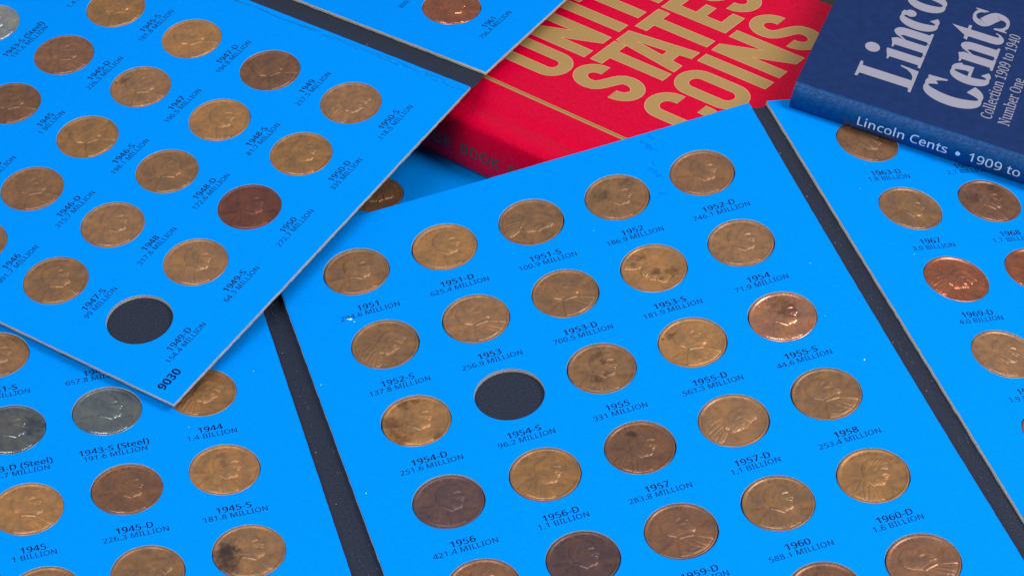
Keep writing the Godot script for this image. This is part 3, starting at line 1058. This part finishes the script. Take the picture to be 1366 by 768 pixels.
# soft strokes [x0, y0, x1, y1, half width, height] cut into or laid on the relief (heights in hundredths of a millimetre)
const STROKES := [
	[0.22, 0.265, 0.31, 0.275, 0.042, -15], [0.245, 0.258, 0.285, 0.262, 0.018, 7], [0.20, 0.345, 0.37, 0.355, 0.030, 7], [0.19, 0.17, 0.26, 0.12, 0.055, 9], [0.23, 0.02, 0.14, 0.12, 0.045, -9], [0.34, 0.12, 0.27, 0.03, 0.022, -7],
	[0.38, 0.29, 0.45, 0.15, 0.028, 8], [0.385, 0.105, 0.36, 0.07, 0.02, -8], [0.41, 0.005, 0.31, 0.005, 0.016, -11], [0.42, 0.05, 0.35, 0.05, 0.018, 5], [0.415, -0.032, 0.34, -0.032, 0.018, 6], [0.20, 0.50, 0.32, 0.45, 0.07, 5],
	[-0.03, 0.22, -0.01, 0.10, 0.055, 10], [-0.02, 0.20, -0.01, 0.13, 0.02, -9], [0.05, 0.20, 0.04, 0.06, 0.022, -9],
	[0.04, 0.03, 0.12, -0.14, 0.04, 6], [0.12, -0.13, 0.24, -0.24, 0.04, 7], [0.22, -0.09, 0.32, -0.20, 0.035, 7], [0.33, -0.08, 0.38, -0.20, 0.028, 7], [0.08, 0.0, 0.18, -0.16, 0.015, -6], [0.19, -0.08, 0.29, -0.22, 0.015, -6], [0.29, -0.08, 0.36, -0.24, 0.014, -6],
	[-0.24, 0.56, -0.30, 0.24, 0.018, -5], [-0.13, 0.63, -0.22, 0.28, 0.018, -6], [-0.01, 0.66, -0.13, 0.32, 0.018, -6], [0.11, 0.66, -0.03, 0.36, 0.018, -6], [0.22, 0.62, 0.06, 0.40, 0.018, -6], [-0.18, 0.24, -0.18, 0.02, 0.018, -5], [-0.27, 0.18, -0.23, 0.02, 0.016, -5],
	[0.12, 0.405, 0.32, 0.53, 0.024, -5], [0.10, 0.40, 0.08, 0.24, 0.020, -8], [-0.06, 0.64, 0.24, 0.62, 0.05, 4], [-0.20, 0.44, -0.24, 0.14, 0.06, 4],
	[-0.25, -0.14, 0.08, -0.35, 0.024, 11], [-0.22, -0.20, 0.08, -0.40, 0.015, -11], [-0.24, -0.06, 0.04, -0.20, 0.03, -8], [0.14, -0.38, 0.26, -0.43, 0.036, 11], [0.20, -0.37, 0.21, -0.46, 0.012, -9],
	[0.10, -0.45, 0.30, -0.84, 0.018, -12], [0.15, -0.47, 0.37, -0.82, 0.03, 8], [0.02, -0.42, 0.12, -0.72, 0.016, -9], [-0.08, -0.38, 0.0, -0.88, 0.02, -10], [-0.03, -0.42, 0.05, -0.80, 0.03, 7],
	[-0.24, -0.26, -0.22, -0.56, 0.018, -8], [-0.22, -0.56, -0.12, -0.88, 0.018, -8], [-0.34, -0.32, -0.40, -0.62, 0.02, -7], [-0.29, -0.30, -0.33, -0.62, 0.04, 6], [-0.50, -0.40, -0.56, -0.62, 0.02, -6], [-0.16, -0.46, -0.08, -0.82, 0.036, 6], [-0.34, -0.70, -0.14, -0.77, 0.02, -7], [-0.44, -0.76, -0.16, -0.85, 0.03, 6], [-0.58, -0.50, -0.38, -0.72, 0.03, 5],
]


func inside(flat: Array, p: Vector2) -> float:
	# distance to the outline, positive within
	var best := 1e9
	var within := false
	var n := flat.size() / 2
	var j := n - 1
	for i in n:
		var ax: float = flat[i * 2]
		var ay: float = flat[i * 2 + 1]
		var bx: float = flat[j * 2]
		var by: float = flat[j * 2 + 1]
		if (ay > p.y) != (by > p.y) and p.x < (bx - ax) * (p.y - ay) / (by - ay) + ax:
			within = not within
		var ex := bx - ax
		var ey := by - ay
		var t := clampf(((p.x - ax) * ex + (p.y - ay) * ey) / (ex * ex + ey * ey), 0.0, 1.0)
		var dx := p.x - ax - ex * t
		var dy := p.y - ay - ey * t
		best = minf(best, dx * dx + dy * dy)
		j = i
	return sqrt(best) if within else -sqrt(best)


func bust_height(p: Vector2) -> float:
	var h := inside(HEAD, p)
	var c := inside(COAT, p)
	var z := -0.09
	if h > 0.0:
		z = 0.14 + 0.36 * (1.0 - exp(-h / 0.065))
	if c > 0.0:
		var zc := 0.12 + 0.26 * (1.0 - exp(-c / 0.065))
		z = zc if h <= 0.0 else (maxf(z, zc) if p.y < -0.2 else z)
	if z < 0.0:
		return z
	for s in STROKES:
		var ex: float = s[2] - s[0]
		var ey: float = s[3] - s[1]
		var t := clampf(((p.x - s[0]) * ex + (p.y - s[1]) * ey) / (ex * ex + ey * ey), 0.0, 1.0)
		var dx: float = p.x - s[0] - ex * t
		var dy: float = p.y - s[1] - ey * t
		var q: float = (dx * dx + dy * dy) / (s[4] * s[4])
		if q < 5.0:
			z += 0.0115 * s[5] * exp(-q)
	return maxf(z, 0.01)


func bust_mesh() -> ArrayMesh:
	var st := start()
	var step := 0.0165
	var x0 := -0.76
	var y0 := -0.94
	var nx := 78
	var ny := 98
	var z := PackedFloat32Array()
	for j in ny:
		for i in nx:
			z.append(bust_height(Vector2(x0 + i * step, y0 + j * step)))
	for j in ny - 1:
		for i in nx - 1:
			var k := j * nx + i
			if z[k] < 0 and z[k + 1] < 0 and z[k + nx] < 0 and z[k + nx + 1] < 0:
				continue
			for v in [0, nx, nx + 1, 0, nx + 1, 1]:
				var m: int = k + v
				var px := (x0 + (m % nx) * step) * CENT
				var py := (y0 + (m / nx) * step) * CENT
				st.set_smooth_group(1)
				st.set_uv(Vector2(px, -py) / 19.2 + Vector2(0.5, 0.5))
				st.add_vertex(Vector3(px, FIELD + z[m], -py) * MM)
	st.generate_normals()
	return st.commit()


func raised(st: SurfaceTool, v: PackedVector3Array, x: float, y: float, turn: float, high := 0.11) -> void:
	# letters standing a little above the field, with sloping sides given by a wider foot
	var c := cos(turn)
	var s := sin(turn)
	var q := []
	for p in v:
		q.append(Vector2(x + p.x * c - p.y * s, y + p.x * s + p.y * c))
	for i in range(0, q.size(), 3):
		var t := [Vector3(q[i].x, FIELD + high, -q[i].y) * MM, Vector3(q[i + 1].x, FIELD + high, -q[i + 1].y) * MM, Vector3(q[i + 2].x, FIELD + high, -q[i + 2].y) * MM]
		for k in 3:
			st.set_uv(Vector2(q[i + k].x, -q[i + k].y) / 19.2 + Vector2(0.5, 0.5))
		tri(st, t[0], t[1], t[2], Vector3.UP)
		# sides
		for k in 3:
			var a: Vector3 = t[k]
			var b: Vector3 = t[(k + 1) % 3]
			var o: Vector3 = t[(k + 2) % 3]
			var out := ((a + b) * 0.5 - o)
			out.y = 0
			var along := (b - a).normalized()
			out = (out - along * out.dot(along)).normalized()
			var dn := Vector3.DOWN * (high + 0.05) * MM + out * 0.05 * MM
			tri(st, a, b, b + dn, (out + Vector3.UP * 0.5).normalized())
			tri(st, a, b + dn, a + dn, (out + Vector3.UP * 0.5).normalized())


func legend_mesh() -> ArrayMesh:
	var st := start()
	var motto := "IN GOD WE TRUST"
	var total := 0.0
	var adv := []
	for ch in motto:
		var w := 0.62
		if ch == " ":
			w = 0.62
		elif ch == "I":
			w = 0.34
		elif ch == "W":
			w = 1.12
		elif ch == "O" or ch == "G":
			w = 0.95
		else:
			w = 0.82
		adv.append(w * 1.22)
		total += w * 1.22
	var r := 7.62
	var at := -total / 2.0
	for i in motto.length():
		var mid: float = at + adv[i] / 2.0
		at += adv[i]
		if motto[i] == " ":
			continue
		var a := mid / r
		var g := glyphs(motto[i], sans_bold, 0.92)
		raised(st, g[0], r * sin(a), r * cos(a), -a, 0.13)
	var l := glyphs("LIBERTY", sans_bold, 0.8, 4.0, 0.5)
	raised(st, l[0], -5.75, -1.0, 0.0, 0.13)
	return st.commit()


func date_mesh(s: String) -> ArrayMesh:
	if not dates.has(s):
		var st := start()
		var g := glyphs(s.substr(0, 4), sans_bold, 1.05, 3.3, 0.5)
		raised(st, g[0], 5.75, -3.6, 0.0, 0.13)
		if s.length() > 5:
			raised(st, glyphs(s.substr(5, 1), sans_bold, 0.6)[0], 6.0, -4.7, 0.0, 0.10)
		dates[s] = st.commit()
	return dates[s]


var toning := {}


func tone_texture(kind: int) -> ImageTexture:
	# toning of the metal: mottling in two hues, and spots or patches with shapes of their own
	if toning.has(kind):
		return toning[kind]
	var size := 192
	var a := fleck(100 + kind * 7, 0.011 + 0.004 * (kind % 3), size, 3)
	var b := fleck(101 + kind * 7, 0.05, size, 4)
	var c := fleck(102 + kind * 7, 0.16, size, 2)
	for im_ in [a, b, c]:
		im_.convert(Image.FORMAT_L8)
	var da := a.get_data()
	var db := b.get_data()
	var dc := c.get_data()
	var spots: Array = {
		7: [[0.14, 0.52, 0.20, Color(0.55, 0.50, 0.52)], [0.18, 0.70, 0.17, Color(0.55, 0.50, 0.52)], [0.30, 0.84, 0.16, Color(0.62, 0.55, 0.52)], [0.50, 0.09, 0.10, Color(0.7, 0.62, 0.6)], [0.30, 0.14, 0.12, Color(0.66, 0.6, 0.58)], [0.80, 0.86, 0.12, Color(0.66, 0.6, 0.58)]],
		8: [[0.18, 0.46, 0.26, Color(0.30, 0.36, 0.58)], [0.26, 0.34, 0.18, Color(0.42, 0.44, 0.60)], [0.2, 0.66, 0.2, Color(0.5, 0.5, 0.6)]],
		9: [[0.34, 0.24, 0.10, Color(0.22, 0.38, 0.60)], [0.40, 0.28, 0.07, Color(0.35, 0.46, 0.60)]],
		10: [[0.34, 0.17, 0.09, Color(0.28, 0.32, 0.40)], [0.24, 0.14, 0.05, Color(0.45, 0.45, 0.48)]],
		11: [[0.45, 0.26, 0.12, Color(0.55, 0.55, 0.56)], [0.52, 0.38, 0.07, Color(0.5, 0.5, 0.54)], [0.42, 0.72, 0.12, Color(0.5, 0.5, 0.55)], [0.55, 0.62, 0.07, Color(0.55, 0.55, 0.58)]],
		12: [[0.42, 0.25, 0.14, Color(0.55, 0.5, 0.46)], [0.55, 0.42, 0.10, Color(0.48, 0.44, 0.42)], [0.64, 0.28, 0.06, Color(0.38, 0.38, 0.46)], [0.40, 0.78, 0.13, Color(0.56, 0.5, 0.45)], [0.62, 0.80, 0.08, Color(0.48, 0.44, 0.42)]],
		13: [[0.30, 0.40, 0.16, Color(0.72, 0.72, 0.76)], [0.62, 0.20, 0.12, Color(0.66, 0.66, 0.7)], [0.52, 0.45, 0.09, Color(0.7, 0.74, 0.84)]],
		14: [[0.45, 0.20, 0.10, Color(0.80, 0.82, 0.92)], [0.50, 0.36, 0.09, Color(0.72, 0.74, 0.80)]],
		16: [[0.5, 0.38, 0.30, Color(1.25, 1.02, 0.95)], [0.44, 0.82, 0.24, Color(1.15, 1.0, 0.95)], [0.84, 0.5, 0.24, Color(0.62, 0.68, 0.74)], [0.16, 0.45, 0.2, Color(0.62, 0.68, 0.74)]],
		15: [[0.52, 0.22, 0.24, Color(0.66, 0.68, 0.58)], [0.60, 0.42, 0.16, Color(0.66, 0.58, 0.58)], [0.22, 0.36, 0.20, Color(1.0, 1.05, 0.8)], [0.50, 0.78, 0.2, Color(0.95, 0.92, 0.82)]],
	}.get(kind, [])
	var out := PackedByteArray()
	out.resize(size * size * 3)
	var k := 0
	for y in size:
		for x in size:
			var i := y * size + x
			var m := da[i] / 255.0
			var f := db[i] / 255.0
			var g := dc[i] / 255.0
			var v := 0.72 + 0.15 * m + 0.09 * f + 0.03 * g
			var col := Color(v * (0.97 + 0.06 * m), v, v * (1.06 - 0.14 * m + 0.06 * (f - 0.5)))
			# pits and specks
			if f < 0.14:
				col = col * lerpf(0.78, 1.0, f / 0.14)
			var ux := float(x) / size
			var uy := float(y) / size
			for s in spots:
				var q: float = Vector2(ux - s[0], uy - s[1]).length() / s[2] + (f - 0.5) * 0.5 + (m - 0.5) * 0.5
				if q < 1.0:
					var t := smoothstep(1.05, 0.2, q) * 0.46
					col = col.lerp(Color(col.r * s[3].r, col.g * s[3].g, col.b * s[3].b), t)
			out[k] = clampi(int(col.r * 255.0), 0, 255)
			out[k + 1] = clampi(int(col.g * 255.0), 0, 255)
			out[k + 2] = clampi(int(col.b * 255.0), 0, 255)
			k += 3
	toning[kind] = ImageTexture.create_from_image(Image.create_from_data(size, size, false, Image.FORMAT_RGB8, out))
	return toning[kind]


# kinds of metal: colour, roughness, metallic, word for the label
var metal := {
	"tan": [Color(0.73, 0.545, 0.375), 0.42, 0.45, "tan brown"],
	"brown": [Color(0.665, 0.505, 0.38), 0.43, 0.45, "brown"],
	"rose": [Color(0.61, 0.445, 0.36), 0.42, 0.5, "reddish brown"],
	"dark": [Color(0.50, 0.315, 0.275), 0.44, 0.45, "dark red-brown"],
	"plum": [Color(0.44, 0.34, 0.35), 0.44, 0.45, "dark purplish brown"],
	"umber": [Color(0.62, 0.46, 0.35), 0.44, 0.45, "darker brown"],
	"bright": [Color(1.0, 0.72, 0.60), 0.30, 0.88, "shiny copper"],
	"red": [Color(0.86, 0.55, 0.43), 0.30, 0.8, "bright red copper"],
	"steel": [Color(0.53, 0.575, 0.61), 0.34, 0.75, "dark grey steel"],
	"zinc": [Color(0.78, 0.80, 0.82), 0.30, 0.8, "bright silvery steel"],
}
var bump_coin: Texture2D
var made := {}


func coin_material(kind: String, tone: int) -> StandardMaterial3D:
	var key := "%s%d" % [kind, tone]
	if not made.has(key):
		var q: Array = metal[kind]
		var c: Color = q[0]
		var v := 1.0 + 0.05 * sin(tone * 2.7)
		var m := mat(Color(minf(c.r * v, 1.0), c.g * v, c.b * v), q[1] + 0.05 * sin(tone * 1.9), q[2])
		m.albedo_texture = tone_texture(tone)
		m.normal_enabled = true
		m.normal_texture = bump_coin
		m.normal_scale = 0.16 if q[1] > 0.35 else 0.1
		made[key] = m
	return made[key]


# [page, column, row, turn clockwise in degrees, metal, toning, remark]
const CENTS := [
	["c", 0, 0, 0, "brown", 0], ["c", 1, 0, 10, "tan", 1], ["c", 2, 0, 95, "brown", 2], ["c", 3, 0, 16, "brown", 13], ["c", 4, 0, 15, "umber", 3],
	["c", 0, 1, 56, "brown", 4], ["c", 1, 1, -38, "brown", 5], ["c", 2, 1, -35, "brown", 6], ["c", 3, 1, 142, "tan", 12], ["c", 4, 1, 10, "brown", 5],
	["c", 0, 2, 12, "tan", 7], ["c", 2, 2, 15, "brown", 11], ["c", 3, 2, -22, "tan", 10], ["c", 4, 2, 12, "bright", 15],
	["c", 0, 3, 12, "plum", 1], ["c", 1, 3, 28, "tan", 2], ["c", 2, 3, 25, "rose", 9], ["c", 3, 3, 72, "brown", 3], ["c", 4, 3, -34, "brown", 4],
	["c", 0, 4, 4, "rose", 5], ["c", 1, 4, 10, "plum", 6], ["c", 2, 4, -30, "rose", 0], ["c", 3, 4, 8, "brown", 6], ["c", 4, 4, 32, "tan", 4],
	["c", 3, 5, 14, "rose", 2], ["c", 4, 5, -46, "rose", 3],
	["l", 2, 0, 10, "brown", 1], ["l", 3, 0, 20, "brown", 2], ["l", 4, 0, 0, "brown", 3], ["l", 2, 1, -5, "steel", 16], ["l", 3, 1, 0, "steel", 3], ["l", 4, 1, 50, "tan", 4],
	["l", 2, 2, -14, "tan", 5], ["l", 3, 2, 5, "rose", 6], ["l", 4, 2, 15, "tan", 14], ["l", 2, 3, 20, "brown", 0], ["l", 3, 3, 62, "brown", 2], ["l", 4, 3, -5, "brown", 8],
	["u", 3, 1, 20, "zinc", 1], ["u", 2, 2, 10, "rose", 4], ["u", 3, 2, 25, "rose", 5], ["u", 4, 2, 18, "tan", 6], ["u", 0, 3, 40, "brown", 0], ["u", 1, 3, 15, "umber", 1], ["u", 2, 3, 0, "tan", 2], ["u", 3, 3, 22, "brown", 10], ["u", 4, 3, 5, "tan", 3],
	["u", 0, 4, 30, "brown", 4], ["u", 1, 4, 46, "brown", 5], ["u", 2, 4, 28, "brown", 6], ["u", 3, 4, 60, "tan", 1], ["u", 4, 4, 0, "rose", 2],
	["u", 1, 5, 55, "brown", 3], ["u", 2, 5, 45, "dark", 0], ["u", 3, 5, 57, "tan", 2], ["u", 4, 5, 100, "brown", 5],
	["r", 0, 0, 30, "umber", 1], ["r", 0, 1, 20, "brown", 6], ["r", 1, 1, 10, "rose", 13], ["r", 0, 2, 76, "red", 4], ["r", 1, 2, 30, "red", 2], ["r", 0, 3, 25, "brown", 5], ["r", 0, 4, 10, "red", 3],
	["v", 0, 5, 60, "red", 6],
]


func cents() -> void:
	disc = disc_mesh()
	bust = bust_mesh()
	legend = legend_mesh()
	bump_coin = bumps(77, 0.07, 2.2, 256)
	var caps := {"l": captions("l"), "c": captions("c"), "r": captions("r"), "u": captions("u"), "v": captions("v")}
	var where := {"l": "lower album left page", "c": "lower album middle page", "r": "lower album right page", "u": "tilted upper album page", "v": "top centre page"}
	var proto: Node3D = null
	for q in CENTS:
		var kind: String = q[0]
		var two: Array = caps[kind][q[2] * 5 + q[1]]
		var year: String = two[0].split(" ")[0]
		var word: String = metal[q[4]][3]
		var label := "%s cent above caption %s, %s of %s row, %s" % [word, two[0], ["first", "second", "third", "fourth", "fifth"][q[1]], ["top", "second", "third", "fourth", "fifth", "bottom"][q[2]], where[kind]]
		proto = cent(proto, kind, q[1], q[2], q[3], coin_material(q[4], q[5]), year, label)
	# the cent in the shade of the other pages
	cent(proto, "t", 0, 0, 40, coin_material("umber", 3), "1942", "shaded brown cent half hidden on the lowest album page beside the red book")


func cent(proto: Node3D, kind: String, c: int, r: int, turn: float, m: Material, year: String, label: String) -> Node3D:
	var x := c * PX
	var y := r * PY
	var t: Transform3D = place[kind][0]
	var dx := (on(kind, x + 5, y) - on(kind, x - 5, y)).normalized()
	var dz := (on(kind, x, y + 5) - on(kind, x, y - 5)).normalized()
	var sit := Transform3D(Basis(dx, dz.cross(dx), dz), on(kind, x + rng.randf_range(-0.1, 0.1), y + rng.randf_range(-0.1, 0.1), rng.randf_range(-0.27, -0.08)))
	var b := t * sit * Transform3D(Basis(Vector3.RIGHT, deg_to_rad(rng.randf_range(-0.9, 0.9))) * Basis(Vector3.UP, deg_to_rad(-turn)), Vector3.ZERO)
	var o: Node3D
	if proto == null:
		o = thing("cent", label, "coin", b, "one-cent coins in the album holes")
		put("disc", disc, [m], o)
		put("portrait", bust, [m], o)
		put("motto", legend, [m], o)
		put("date", date_mesh(year), [m], o)
	else:
		o = proto.duplicate()
		o.name = numbered("cent")
		add_child(o)
		o.transform = b
		o.set_meta("label", label)
		for p in o.get_children():
			p.set_surface_override_material(0, m)
			if p.name == "date":
				p.mesh = date_mesh(year)
	return o


# ---------------------------------------------------------------- table

func table() -> void:
	var st := start()
	box_into(st, Vector3(-0.9, -0.03, -1.4), Vector3(0.9, 0.0, 0.1))
	var o := put("table_top", st.commit(), [M.tabletop], self)
	o.set_meta("kind", "structure")
	o.set_meta("label", "plain table top under the albums and the book")
